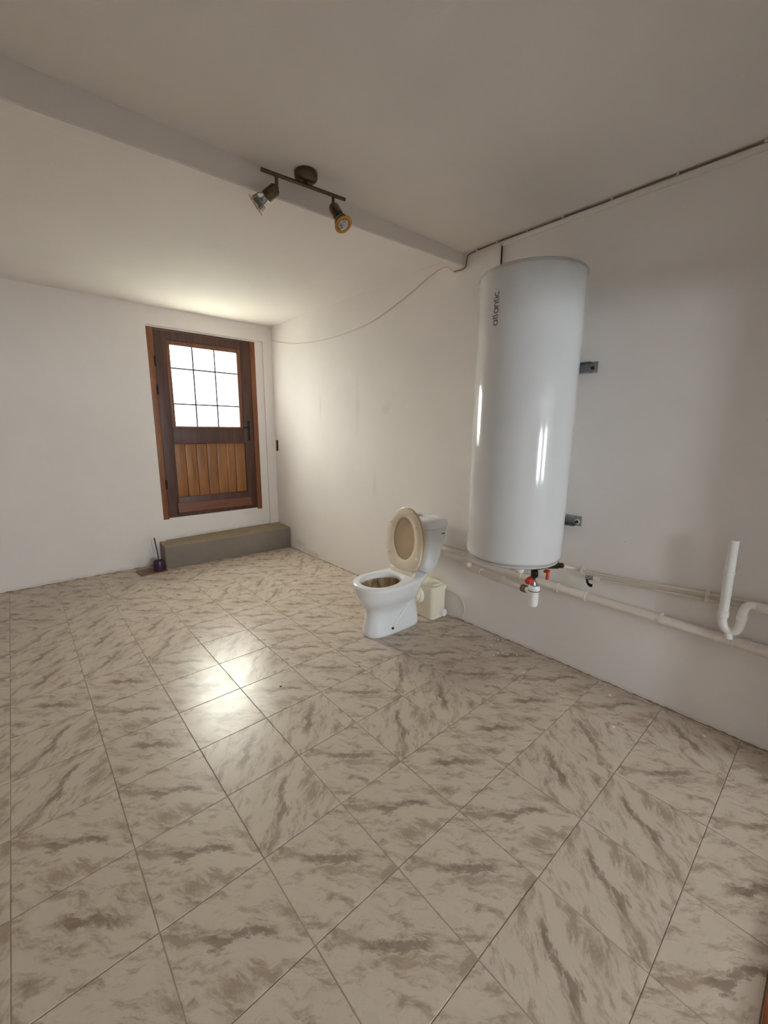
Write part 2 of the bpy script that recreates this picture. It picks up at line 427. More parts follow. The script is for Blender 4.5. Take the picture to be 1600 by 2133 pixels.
# floor tiles: one object per tile, children of the floor
def tile_mesh(x0, y0, x1, y1):
    bm = bmesh.new(); g, b, zt, zb = .0013, .0014, 0.0, -.008
    def ring(d, z): return [bm.verts.new(p) for p in ((x0+g+d, y0+g+d, z), (x1-g-d, y0+g+d, z), (x1-g-d, y1-g-d, z), (x0+g+d, y1-g-d, z))]
    a, c, d = ring(0, zb), ring(0, zt-b), ring(b, zt)
    for p, q in ((a, c), (c, d)):
        for i in range(4): bm.faces.new((p[i], p[(i+1) % 4], q[(i+1) % 4], q[i]))
    bm.faces.new(d)
    bmesh.ops.recalc_face_normals(bm, faces=bm.faces)
    me = bpy.data.meshes.new('floor_tile'); bm.to_mesh(me); bm.free(); me.materials.append(M['tile'])
    return me
hs_ = TS/2
full = tile_mesh(-hs_, -hs_, hs_, hs_)
turned = {(5,3),(5,4),(4,4),(5,6),(6,6),(7,7),(5,7),(4,7),(3,7),(2,4),(3,3),(2,3),(0,1),(0,2),(0,-1),(0,-2),(1,-1),(2,-1),(-1,1),(-1,2),(3,0),(3,1),(1,-2),(2,-2),(4,-3),(5,-2)}
part_cache = {}
i_lo, i_hi = math.floor(XL/TS), math.floor((W-.001)/TS)
j_lo, j_hi = -math.ceil(2.074/TS), math.ceil(2.885/TS)
for i in range(i_lo, i_hi+1):
    for j in range(j_lo, j_hi):
        cx_, cy_ = (i+.5)*TS, -(j+.5)*TS
        x0, x1 = max(-hs_, XL-cx_), min(hs_, W-cx_)
        y0, y1 = max(-hs_, -2.885-cy_), min(hs_, 2.074-cy_)
        if x1-x0 < .012 or y1-y0 < .012: continue
        b = (i, j) in turned or (not (0 <= i <= 7 and -2 <= j <= 8) and random.random() < .35)
        whole = x1-x0 > TS-1e-4 and y1-y0 > TS-1e-4
        if whole:
            me = full; rz = PI/2 if b else 0.0
        else:
            if b:   # build in the turned frame so the print stays centred
                key = ('b', round(x0,4), round(y0,4), round(x1,4), round(y1,4))
                if key not in part_cache: part_cache[key] = tile_mesh(y0, -x1, y1, -x0)
                rz = PI/2
            else:
                key = ('a', round(x0,4), round(y0,4), round(x1,4), round(y1,4))
                if key not in part_cache: part_cache[key] = tile_mesh(x0, y0, x1, y1)
                rz = 0.0
            me = part_cache[key]
        o = bpy.data.objects.new('floor_tile', me); C.objects.link(o); o.parent = floor
        o.location = (cx_, cy_, random.uniform(-.0004, .0003))
        o.rotation_euler = (random.uniform(-.0022, .0022), random.uniform(-.0022, .0022), rz)
# ragged mortar bead where floor meets the right wall and the back wall
def bead(name, pts_fn, n, label):
    bm = bmesh.new(); secs = []
    for k in range(n+1):
        p, nrm = pts_fn(k/n)
        h = .002 + .010*random.random()**2; d = .002 + .011*random.random()**2
        q = Vector(p); nn = Vector(nrm)
        secs.append([q - nn*.004 + Vector((0,0,-.002)), q + nn*d + Vector((0,0,-.002)), q + nn*d*.6 + Vector((0,0,h*.55)), q - nn*.004 + Vector((0,0,h))])
    rings(bm, secs)
    return struct(name, bm, 'dirt', label)
bead('baseboard_right', lambda t: ((W, 1.76 - t*(1.76+2.89), 0), (-1, 0, 0)), 240, 'ragged brown mortar line at the foot of the right wall')
bead('baseboard_back', lambda t: ((XL + t*(1.24-XL), 2.074, 0), (0, -1, 0)), 110, 'ragged brown mortar line at the foot of the wall beside the door')

# ------------------------------------------------------------------ the door
door = empty('door_1', 'brown wooden half glazed door with leaded panes', 'door', (1.90, RY, DZ0), kind='structure')
def dpart(name, boxes, mat, bevel=.003, parent=None, smooth=True):
    bm = bmesh.new(); base = door.location if parent is None else door.location
    for lo, hi in boxes: box(bm, Vector(lo)-base, Vector(hi)-base, bevel)
    return link(name, bm, mat, parent or door, smooth)
y = RY
fr = dpart('frame_jamb', [((DX0, y-.004, DZ0-.012), (1.384, y+.07, DZ1))], 'wood_frame')
dpart('frame_jamb', [((2.417, y-.004, DZ0-.018), (DX1, y+.07, DZ1))], 'wood_frame')
dpart('frame_head', [((1.384, y+.002, 2.463), (2.417, y+.07, DZ1))], 'wood_dark')
dpart('stile', [((1.387, y+.004, .512), (1.502, y+.05, 2.461))], 'wood_dark')
dpart('stile', [((2.300, y+.004, .512), (2.414, y+.05, 2.461))], 'wood_dark')
dpart('top_rail', [((1.502, y+.004, 2.378), (2.300, y+.05, 2.461))], 'wood_dark')
dpart('lock_rail', [((1.502, y+.004, 1.300), (2.300, y+.05, 1.474))], 'wood_dark')
dpart('bottom_rail', [((1.502, y+.004, .512), (2.300, y+.05, .712))], 'wood_dark')
for x0, x1, zt in ((1.384, 1.70, .512), (1.70, 1.745, .508), (1.745, 1.765, .512), (1.765, 1.835, .508), (1.835, 1.90, .512), (1.90, 1.925, .508), (1.925, 2.417, .512)):
    dpart('sill', [((x0, y+.012, DZ0), (x1, y+.10, zt))], 'wood_dark', 0, None, False)
# glazing beads
for lo, hi in (((1.502, 1.474), (1.540, 2.378)), ((2.254, 1.474), (2.300, 2.378)), ((1.540, 1.474), (2.254, 1.494)), ((1.540, 2.330), (2.254, 2.378))):
    dpart('glazing_bead', [((lo[0], y+.010, lo[1]), (hi[0], y+.040, hi[1]))], 'wood_bead', .006)
gx = [1.540, 1.767, 2.003, 2.254]; gz = [1.494, 1.729, 2.099, 2.330]
for a in range(3):
    for b in range(3):
        dpart('pane', [((gx[a]+.001, y+.026, gz[b]+.001), (gx[a+1]-.001, y+.031, gz[b+1]-.001))], 'glass', 0, None, False)
for x in gx[1:3]: dpart('lead_strip', [((x-.0075, y+.0215, gz[0]), (x+.0075, y+.0355, gz[3]))], 'lead', .002)
for z in gz[1:3]: dpart('lead_strip', [((gx[0], y+.022, z-.0075), (gx[3], y+.035, z+.0075))], 'lead', .002)
# planks of the lower panel
px = [1.502, 1.612, 1.733, 1.847, 1.957, 2.068, 2.172, 2.300]
for a, b in zip(px, px[1:]):
    dpart('plank', [((a+.0015, y+.016, .712), (b-.0015, y+.038, 1.300))], 'wood_plank', .006)
dpart('backing_board', [((1.502, y+.0385, .712), (2.300, y+.046, 1.300))], 'wood_dark', 0)
# weather board
bm = bmesh.new()
rings(bm, [[Vector(p)-door.location for p in ((x, y+.004, .535+s), (x, y-.022, .535+s), (x, y-.024, .548+s), (x, y-.006, .648+s), (x, y+.004, .648+s))] for x, s in ((1.483, 0.0), (2.335, -.006))])
link('weather_board', bm, 'wood_weather', door, False)
# handle
hp = dpart('handle_plate', [((2.340, y-.002, 1.330), (2.368, y+.006, 1.565))], 'iron', .003)
bm = bmesh.new(); o0 = door.location
tube(bm, [Vector(p)-o0 for p in smooth_path([(2.354, y, 1.488), (2.354, y-.035, 1.488), (2.345, y-.048, 1.489), (2.318, y-.050, 1.490), (2.285, y-.048, 1.484), (2.272, y-.042, 1.490)], 4)], .0075, 10)
link('lever', bm, 'iron', hp)
for z in (1.545, 1.43, 1.405, 1.35):
    bm = bmesh.new(); cyl(bm, Vector((2.354, y-.006, z))-o0, Vector((2.354, y, z))-o0, .005, n=10)
    link('rivet', bm, 'brass_dark', hp)
for z in (2.150, 1.865, .865):
    bm = bmesh.new(); cyl(bm, Vector((1.386, y-.008, z-.05))-o0, Vector((1.386, y-.008, z+.05))-o0, .009, n=12, bevel=.003)
    link('hinge', bm, 'iron', door)

# ------------------------------------------------------------------ concrete step under the door
st = empty('concrete_step', 'low grey concrete step under the wooden door', 'step', (1.96, 1.95, 0))
bm = bmesh.new(); secs = []
for k in range(41):
    t = k/40; x = 1.252 + t*(W-.002-1.252); yf = 1.848 - .078*t + random.uniform(-.003, .003); zt = .226 + .018*t + random.uniform(-.002, .002)
    secs.append([Vector(p)-st.location for p in ((x, 2.108 if x > 1.32 else 2.072, 0.001), (x, yf+.004, 0.001), (x, yf, .02), (x, yf+.002, zt), (x, yf+.012, zt+.008), (x, 2.108 if x > 1.32 else 2.072, zt+.008))])
rings(bm, secs); link('body', bm, 'concrete', st, True, 50)
bm = bmesh.new(); secs = []
for k in range(41):
    t = k/40; x = 1.254 + t*(W-.004-1.254); yf = 1.852 - .078*t + random.uniform(-.002, .003); zt = .234 + .018*t
    yb = 2.106 if x > 1.32 else 2.070
    secs.append([Vector(p)-st.location for p in ((x, yb, zt+.0003), (x, yf+.006, zt+.0003), (x, yf+.010, zt+.006), (x, yb-.10, zt+.010 + random.uniform(-.002,.002)), (x, yb, zt+.018))])
rings(bm, secs); link('tread', bm, 'concrete_top', st, True, 50)

# ------------------------------------------------------------------ wall hole box (old socket)
so = empty('socket_box', 'open dark socket hole in the white wall beside the door', 'socket', (W, 2.042, 1.268))
L = so.location
bm = bmesh.new()
for lo, hi in (((W+.045, 2.013, 1.201), (W+.05, 2.071, 1.334)), ((W+.004, 2.0125, 1.2005), (W+.05, 2.015, 1.3345)), ((W+.004, 2.069, 1.2005), (W+.05, 2.0715, 1.3345)),
               ((W+.004, 2.0125, 1.2005), (W+.05, 2.0715, 1.203)), ((W+.004, 2.0125, 1.332), (W+.05, 2.0715, 1.3345))):
    box(bm, Vector(lo)-L, Vector(hi)-L)
link('box', bm, 'brown_tile', so, False)
bm = bmesh.new()
tube(bm, [Vector(p)-L for p in smooth_path([(W+.044, 2.05, 1.25), (W+.02, 2.045, 1.27), (W+.006, 2.055, 1.255), (W+.003, 2.05, 1.23)], 4)], .003, 8)
link('wire', bm, 'black', so)

# ------------------------------------------------------------------ toilet
TY = -.656
to = empty('toilet', 'white ceramic toilet with seat and lid raised', 'toilet', (2.15, TY, 0))
TL = to.location
def egg(xf, xb, w, z, xm, ef=2.0, eb=2.6, n=56):
    out = []
    for k in range(n):
        a = 2*PI*k/n; c, s = math.cos(a), math.sin(a)
        if c < 0: x = xm + (xm-xf)*sgnpow(c, 2/ef); yy = w*sgnpow(s, 2/ef)
        else:     x = xm + (xb-xm)*sgnpow(c, 2/eb); yy = w*sgnpow(s, 2/eb)
        out.append(Vector((x, TY+yy, z)) - TL)
    return out
bm = bmesh.new()
S = [(1.940, 2.408, .108, 0.000, 2.16, 2.6, 5.0), (1.934, 2.414, .114, .006, 2.16, 2.6, 5.0), (1.938, 2.412, .112, .03, 2.16, 2.6, 5.0),
     (1.952, 2.406, .102, .10, 2.16, 2.5, 5.0), (1.962, 2.402, .097, .16, 2.15, 2.4, 4.5), (1.956, 2.402, .105, .20, 2.14, 2.3, 4.0),
     (1.940, 2.404, .120, .222, 2.12, 2.2, 3.6), (1.915, 2.408, .141, .246, 2.11, 2.1, 3.3), (1.892, 2.418, .161, .280, 2.09, 2.05, 3.0), (1.880, 2.442, .174, .315, 2.07, 2.0, 2.8),
     (1.877, 2.480, .179, .345, 2.06, 2.0, 2.7), (1.871, 2.520, .184, .368, 2.05, 2.0, 2.6), (1.869, 2.528, .1855, .385, 2.05, 2.0, 2.6),
     (1.874, 2.526, .182, .396, 2.05, 2.0, 2.6), (1.884, 2.520, .174, .400, 2.05, 2.0, 2.6), (1.912, 2.275, .142, .400, 2.06, 2.0, 2.2),
     (1.922, 2.262, .132, .397, 2.06, 2.0, 2.2), (1.928, 2.255, .127, .385, 2.06, 2.0, 2.2), (1.925, 2.258, .130, .362, 2.06, 2.0, 2.2)]
rings(bm, [egg(a, b, w, z, xm, ef, eb) for a, b, w, z, xm, ef, eb in S], False)
link('pan', bm, 'ceramic', to, True, 60)
bm = bmesh.new()
S2 = [(1.923, 2.260, .132, .363, 2.06), (1.935, 2.26, .124, .33, 2.07), (1.965, 2.25, .105, .29, 2.09), (2.02, 2.23, .075, .25, 2.12), (2.07, 2.21, .048, .225, 2.14), (2.10, 2.19, .03, .20, 2.145)]
rows = rings(bm, [egg(a, b, w, z, xm, 2.0, 2.2) for a, b, w, z, xm in S2], False); bm.faces.new(rows[-1])
link('bowl', bm, 'bowl', to, True, 60)
# side moulding of the trapway and the fixing bolt cap
for s in (-1, 1):
    bm = bmesh.new(); tube(bm, [Vector(p)-TL for p in smooth_path([(2.118, TY+s*.103, .058), (2.20, TY+s*.100, .125), (2.28, TY+s*.099, .20), (2.335, TY+s*.109, .262)], 5)], .0135, 12)
    link('trapway_ridge', bm, 'ceramic', to)
for s in (-1, 1):
    bm = bmesh.new(); cyl(bm, Vector((2.108, TY+s*.100, .050))-TL, Vector((2.106, TY+s*.119, .050))-TL, .0095, .008, 12, .002)
    link('bolt_cap', bm, 'black', to)
# cistern
def rrect(xa, xb, hw, z, e=5.0, n=56, bulge=0.0):
    xm, hx = (xa+xb)/2, (xb-xa)/2; out = []
    for k in range(n):
        a = 2*PI*k/n; c, s = math.cos(a), math.sin(a)
        x = xm + hx*sgnpow(c, 2/e); yy = hw*sgnpow(s, 2/e)
        if c < 0: x -= bulge*(1-(yy/hw)**2)
        out.append(Vector((x, TY+yy, z)) - TL)
    return out
bm = bmesh.new()
rings(bm, [rrect(2.43, 2.53, .125, .405), rrect(2.42, 2.545, .135, .42), rrect(2.412, 2.552, .142, .440, bulge=.01), rrect(2.405, 2.562, .150, .46, bulge=.012),
           rrect(2.398, 2.575, .160, .52, bulge=.015), rrect(2.388, 2.610, .176, .66, bulge=.02), rrect(2.384, 2.620, .181, .752, bulge=.02)])
ck = link('cistern', bm, 'ceramic', to, True, 50)
bm = bmesh.new()
rings(bm, [rrect(2.386, 2.618, .179, .754, bulge=.02), rrect(2.378, 2.628, .189, .757, bulge=.022), rrect(2.376, 2.630, .191, .785, bulge=.022), rrect(2.384, 2.624, .184, .806, bulge=.02), rrect(2.402, 2.606, .165, .822, 4), rrect(2.43, 2.58, .13, .829, 3.5)])
cl = link('cistern_lid', bm, 'ceramic', to, True, 50)
bm = bmesh.new(); cyl(bm, Vector((2.475, TY, .826))-TL, Vector((2.475, TY, .842))-TL, .026, .023, 24, .003)
link('flush_button', bm, 'chrome', to)
bm = bmesh.new(); box(bm, Vector((2.535, TY-.1795, .706))-TL, Vector((2.572, TY-.1735, .713))-TL, .001)
link('maker_mark', bm, 'black', to)
# seat ring and lid, both standing up, leaning back a little
HX, HZ, LEAN = 2.312, .418, math.radians(3.2)
def stand(u, v, d):   # u across, v up along the seat, d towards the bowl
    return Vector((HX + v*math.sin(LEAN) - d*math.cos(LEAN), TY+u, HZ + v*math.cos(LEAN) + d*math.sin(LEAN))) - TL
def oval(hw, v0, v1, vm, d, e0=2.9, e1=2.0, n=64):
    out = []
    for k in range(n):
        a = 2*PI*k/n; c, s = math.cos(a), math.sin(a)
        e = e1 if s > 0 else e0
        vv = vm + ((v1-vm) if s > 0 else (vm-v0))*sgnpow(s, 2/e)
        out.append(stand(hw*sgnpow(c, 2/e), vv, d))
    return out
bm = bmesh.new()
O = dict(vm=.235); rows = rings(bm, [oval(.118, .090, .418, .245, .004, 2.0), oval(.187, .010, .482, .235, .004), oval(.193, .006, .488, .235, .010), oval(.189, .009, .484, .235, .020),
                oval(.166, .030, .462, .235, .025), oval(.128, .080, .428, .245, .025, 2.0), oval(.118, .090, .418, .245, .019, 2.0), oval(.118, .090, .418, .245, .004, 2.0)], False, True)
bmesh.ops.remove_doubles(bm, verts=bm.verts, dist=1e-5)
sr = link('seat', bm, 'seat', to, True, 50)
for u, v in ((-.135, .37), (.135, .37), (-.15, .13), (.15, .13)):
    bm = bmesh.new(); lathe(bm, [(.010, 0), (.010, .006), (.006, .009)], stand(u, v, .024), 12, Vector((-1, 0, .14)))
    link('bumper', bm, 'seat', sr)
bm = bmesh.new()
rings(bm, [oval(.189, .008, .484, .235, -.014), oval(.197, .002, .492, .235, -.011), oval(.198, .001, .493, .235, -.004), oval(.191, .006, .486, .235, .0015)], True)
link('lid', bm, 'seat_lid', to, True, 50)
bm = bmesh.new()
box(bm, Vector((2.290, TY-.115, .400))-TL, Vector((2.332, TY+.115, .424))-TL, .005)
cyl(bm, Vector((2.302, TY-.128, .426))-TL, Vector((2.302, TY+.128, .426))-TL, .009, n=14)
link('hinge_bar', bm, 'seat', to)

# ------------------------------------------------------------------ macerator pump behind the toilet
ma = empty('macerator_pump', 'cream plastic macerator pump box behind the toilet', 'pump', (2.56, -.64, 0)); L = ma.location
def rr(xa, xb, ya, yb, z, r, n=8):
    out = []
    for cx0, cy0, a0 in ((xb-r, yb-r, 0), (xa+r, yb-r, PI/2), (xa+r, ya+r, PI), (xb-r, ya+r, 1.5*PI)):
        for k in range(n): 
            a = a0 + (PI/2)*k/(n-1); out.append(Vector((cx0+r*math.cos(a), cy0+r*math.sin(a), z)) - L)
    return out
bm = bmesh.new()
rings(bm, [rr(2.492, 2.648, -.806, -.48, .004, .03), rr(2.488, 2.652, -.81, -.476, .012, .034), rr(2.484, 2.654, -.812, -.474, .25, .034)])
link('body', bm, 'cream', ma)
bm = bmesh.new()
rings(bm, [rr(2.478, 2.660, -.818, -.468, .240, .036), rr(2.476, 2.662, -.820, -.466, .262, .037), rr(2.480, 2.658, -.816, -.470, .274, .034), rr(2.490, 2.648, -.806, -.480, .280, .03)])
ml = link('lid', bm, 'cream', ma)
bm = bmesh.new()
rings(bm, [rr(2.515, 2.628, -.795, -.70, .279, .03), rr(2.518, 2.625, -.792, -.703, .289, .028), rr(2.535, 2.608, -.775, -.72, .290, .015)])
link('lid_panel', bm, 'cream', ml)
bm = bmesh.new(); cyl(bm, Vector((2.486, -.655, .185))-L, Vector((2.452, -.655, .185))-L, .072, .066, 28, .006)
cyl(bm, Vector((2.46, -.655, .185))-L, Vector((2.416, -.655, .185))-L, .052, n=24)
link('inlet_collar', bm, 'cream', ma)
bm = bmesh.new(); cyl(bm, Vector((2.607, -.806, .045))-L, Vector((2.607, -.838, .045))-L, .029, n=24, bevel=.004); cyl(bm, Vector((2.607, -.80, .045))-L, Vector((2.607, -.822, .045))-L, .033, n=24, bevel=.003)
link('drain_cap', bm, 'pump_white', ma)
bm = bmesh.new(); tube(bm, smooth_path([Vector(p)-L for p in ((2.640, -.56, .270), (2.648, -.56, .31), (2.650, -.56, .36), (2.648, -.56, .42), (2.642, -.56, .485))], 5), .013, 12)
link('discharge_hose', bm, 'pvc', ma)
bm = bmesh.new()
tube(bm, smooth_path([(2.655, -.800, .018), (2.670, -.83, .010), (2.677, -.875, .006), (2.679, -.942, .022), (2.6795, -.972, .075), (2.6795, -.972, .11), (2.6795, -.955, .158), (2.6795, -.908, .193), (2.679, -.83, .206), (2.674, -.80, .205)], 6), .0032, 8)
tag(link('power_cord', bm, 'cable_white'), 'thin white cord looping on the wall beside the macerator pump', 'cord')

# ------------------------------------------------------------------ water heater
HC = Vector((2.362, -1.541)); HR = .272; HZ0, HZ1 = .757, 2.272
he = empty('water_heater', 'tall white cylindrical water heater mounted on the wall', 'water heater', (HC.x, HC.y, HZ0))
L = he.location
def hl(prof, name, mat, n=96, ang=40):
    bm = bmesh.new(); lathe(bm, [(r, z-HZ0) for r, z in prof], (0,0,0), n); return link(name, bm, mat, he, True, ang)
hl([(HR-.016, HZ0+.001), (HR-.006, HZ0+.006), (HR-.0005, HZ0+.018), (HR, HZ0+.034), (HR, HZ1-.006), (HR-.001, HZ1-.003)], 'body', 'heater')
hl([(HR-.003, HZ1-.004), (HR+.0025, HZ1-.003), (HR+.003, HZ1+.005), (HR-.003, HZ1+.011), (HR-.03, HZ1+.013), (.02, HZ1+.02)], 'top_cap', 'heater_rim')
hl([(.02, HZ0-.024), (HR-.05, HZ0-.023), (HR-.022, HZ0-.019), (HR-.014, HZ0-.014), (HR-.011, HZ0-.003), (HR-.018, HZ0-.001), (HR-.018, HZ0+.002)], 'bottom_cap', 'heater_rim')
bm = bmesh.new(); cyl(bm, Vector((2.205, -1.685, HZ0-.046))-L, Vector((2.205, -1.685, HZ0-.016))-L, .022, .030, 20, .003)
link('thermostat_cover', bm, 'pump_white', he)
# printed name, read upwards, wrapped on the cylinder
XH = .037; SW = .0082
def arc(cx, cy, rx, ry, a0, a1, n=18): return [(cx+rx*math.cos(math.radians(a0+(a1-a0)*k/n)), cy+ry*math.sin(math.radians(a0+(a1-a0)*k/n))) for k in range(n+1)]
R0 = XH/2
def gl_a(x): return [arc(x+R0, R0, R0, R0, 0, 360, 28), [(x+2*R0, 0-.003), (x+2*R0, XH+.003)]], 2*R0
def gl_t(x): return [[(x+.005, XH*1.38), (x+.005, .010)] + arc(x+.014, .010, .009, .010, 180, 280, 6), [(x-.001, XH), (x+.017, XH)]], .017
def gl_l(x): return [[(x, XH*1.5), (x, .009)] + arc(x+.007, .009, .007, .009, 180, 265, 5)], .008
def gl_n(x): return [[(x, 0-.003), (x, XH+.003)], arc(x+.0145, XH-.0145, .0145, .0145, 180, 0, 14) + [(x+.029, -.003)]], .029
def gl_i(x): return [[(x, -.003), (x, XH)], [(x, XH*1.32), (x, XH*1.47)]], 0
def gl_c(x): return [arc(x+R0, R0, R0, R0, 50, 310, 22)], .031
x = 0; strokes = []
for f, gap in ((gl_a, .0115), (gl_t, .0085), (gl_l, .0095), (gl_a, .0125), (gl_n, .0105), (gl_t, .0105), (gl_i, .011), (gl_c, 0)):
    s, w = f(x); strokes += s; x += w + gap
TLEN = x; AZ0 = math.radians(176.3); Z0 = 2.004; SCL = .156/TLEN
bm = bmesh.new()
def wrap(u, v):
    a = AZ0 - v*SCL/HR; r = HR + .0006
    return Vector((r*math.cos(a), r*math.sin(a), Z0 + u*SCL - HZ0))
for s in strokes:
    L_, R_ = [], []
    for k, p in enumerate(s):
        a, b = s[max(k-1, 0)], s[min(k+1, len(s)-1)]
        if k in (0, len(s)-1) and abs(s[0][0]-s[-1][0]) + abs(s[0][1]-s[-1][1]) < 1e-6: a, b = s[-2], s[1]
        dx, dy = b[0]-a[0], b[1]-a[1]; d = math.hypot(dx, dy); nx, ny = -dy/d*SW/2, dx/d*SW/2
        L_.append(bm.verts.new(wrap(p[0]+nx, p[1]+ny))); R_.append(bm.verts.new(wrap(p[0]-nx, p[1]-ny)))
    for k in range(len(s)-1): bm.faces.new((L_[k], L_[k+1], R_[k+1], R_[k]))
lg = link('lettering', bm, 'print', he, False); lg['label'] = 'dark grey lettering reading atlantic'
# galvanised wall brackets
for zc in (1.833, .950):
    bm = bmesh.new()
    yb0, yb1 = -1.795, -1.287
    box(bm, Vector((W-.006, yb0, zc-.030))-L, Vector((W-.001, yb1, zc+.030))-L, .001)
    box(bm, Vector((W-.048, yb0+.03, zc-.029))-L, Vector((W-.006, yb1-.03, zc-.025))-L, .001)
    box(bm, Vector((W-.048, yb0+.03, zc+.025))-L, Vector((W-.006, yb1-.03, zc+.029))-L, .001)
    box(bm, Vector((W-.052, -1.66, zc-.029))-L, Vector((W-.048, -1.42, zc+.029))-L, .001)
    br = link('wall_bracket', bm, 'galv', he)
    for yb in (-1.772, -1.31):
        bm = bmesh.new(); cyl(bm, Vector((W-.006, yb, zc-.004))-L, Vector((W-.011, yb, zc-.004))-L, .015, n=20, bevel=.001)
        link('washer', bm, 'cream' if zc < 1 else 'galv', br)
        bm = bmesh.new(); cyl(bm, Vector((W-.011, yb, zc-.004))-L, Vector((W-.020, yb, zc-.004))-L, .0095, n=6); cyl(bm, Vector((W-.020, yb, zc-.004))-L, Vector((W-.034, yb, zc-.004))-L, .0045, n=10)
        link('bolt', bm, 'brass_dark', br)

# ------------------------------------------------------------------ safety valve with siphon under the heater
sv = empty('safety_valve', 'brass safety valve with red knob and white siphon under the water heater', 'valve', (2.43, -1.655, .44)); L = sv.location
V3 = lambda *p: Vector(p)-L
bm = bmesh.new()
cyl(bm, V3(2.43, -1.64, .7325), V3(2.43, -1.645, .69), .014, n=16); cyl(bm, V3(2.43, -1.642, .72), V3(2.43, -1.643, .695), .019, n=6)
cyl(bm, V3(2.415, -1.665, .655), V3(2.475, -1.638, .672), .0185, n=18, bevel=.003); cyl(bm, V3(2.43, -1.645, .70), V3(2.43, -1.652, .64), .016, n=16)
link('body', bm, 'brass', sv)
bm = bmesh.new(); cyl(bm, V3(2.418, -1.664, .654), V3(2.385, -1.682, .648), .0205, n=20, bevel=.003); link('test_cap', bm, 'black', sv)
bm = bmesh.new(); cyl(bm, V3(2.43, -1.652, .650), V3(2.43, -1.656, .578), .0105, n=14); cyl(bm, V3(2.43, -1.655, .592), V3(2.43, -1.656, .574), .017, .021, n=16)
link('tundish', bm, 'galv', sv)
bm = bmesh.new(); cyl(bm, V3(2.432, -1.648, .609), V3(2.415, -1.646, .606), .017, n=16); link('knob_collar', bm, 'black', sv)
bm = bmesh.new(); cyl(bm, V3(2.415, -1.646, .606), V3(2.375, -1.642, .600), .0205, .0195, n=20, bevel=.004); link('knob', bm, 'red', sv)
bm = bmesh.new(); cyl(bm, V3(2.465, -1.655, .675), V3(2.500, -1.700, .690), .018, n=16, bevel=.003); cyl(bm, V3(2.50, -1.70, .690), V3(2.545, -1.745, .692), .021, n=8, bevel=.002); cyl(bm, V3(2.545, -1.745, .692), V3(2.568, -1.757, .689), .016, n=14)
link('inlet_union', bm, 'brass_dark', sv)
bm = bmesh.new(); box(bm, V3(2.44, -1.730, .660), V3(2.475, -1.705, .674), .004)
tube(bm, [V3(*p) for p in smooth_path([(2.455, -1.722, .668), (2.452, -1.728, .655), (2.45, -1.726, .62)], 4)], [.009]*8 + [.007], 10)
link('lever', bm, 'red', sv)
bm = bmesh.new(); lathe(bm, [(.010, 0), (.024, .003), (.029, .016), (.030, .095), (.0335, .100), (.0335, .124), (.0305, .128), (.0305, .136), (.026, .136), (.026, .10)], V3(2.43, -1.662, .437), 32)
si = link('siphon_cup', bm, 'pvc_new', sv)
bm = bmesh.new(); lathe(bm, [(.0335, 0), (.035, .001), (.035, .004), (.0335, .005)], V3(2.43, -1.662, .536), 32); link('siphon_ring', bm, 'black', si)

# ------------------------------------------------------------------ pipework on the right wall
# siphon drain running left to an elbow
dp = empty('siphon_drain_pipe', 'short white drain pipe with elbow between siphon and waste pipe', 'pipe', (2.5, -1.3, .45)); L = dp.location
V3 = lambda *p: Vector(p)-L
A, B = Vector((2.580, -1.100, .492)), Vector((2.452, -1.602, .520))
at = lambda t: tuple(A + (B-A)*t)
bm = bmesh.new(); tube(bm, [V3(*at(t)) for t in (0, .2, .4, .6, .8, .93)], .0215, 20); link('pipe', bm, 'pvc', dp)
for t0, t1 in ((.06, .20), (.44, .60)):
    bm = bmesh.new(); tube(bm, [V3(*at(t0)), V3(*at(t0+.001)), V3(*at(t1-.012)), V3(*at(t1-.011)), V3(*at(t1))], [.0235, .0245, .0245, .0252, .0252], 20); cpl = link('coupling', bm, 'pvc', dp)
    bm = bmesh.new(); tube(bm, [V3(*at(t1-.010)), V3(*at(t1+.002))], .0262, 20); link('lip', bm, 'pvc_new', cpl)
bm = bmesh.new(); tube(bm, smooth_path([V3(*at(.08)), V3(*at(0)), V3(2.590, -1.055, .493), V3(2.612, -1.022, .500), V3(2.638, -1.008, .512)], 5), .0265, 20); link('elbow', bm, 'pvc', dp)
bm = bmesh.new(); cyl(bm, V3(2.585, -1.060, .500), V3(2.553, -1.090, .528), .0175, n=20, bevel=.003); link('cleanout_cap', bm, 'pvc_new', dp)
for t in (.945, .985):
    bm = bmesh.new(); tube(bm, [V3(*at(t-.008)), V3(*at(t+.008))], .0235, 18); link('seal_ring', bm, 'brown_tile', dp)
bm = bmesh.new(); tube(bm, [V3(*at(.93)), V3(*at(1.0)), V3(2.44, -1.64, .521)], .018, 18); link('spigot', bm, 'pvc_new', dp)
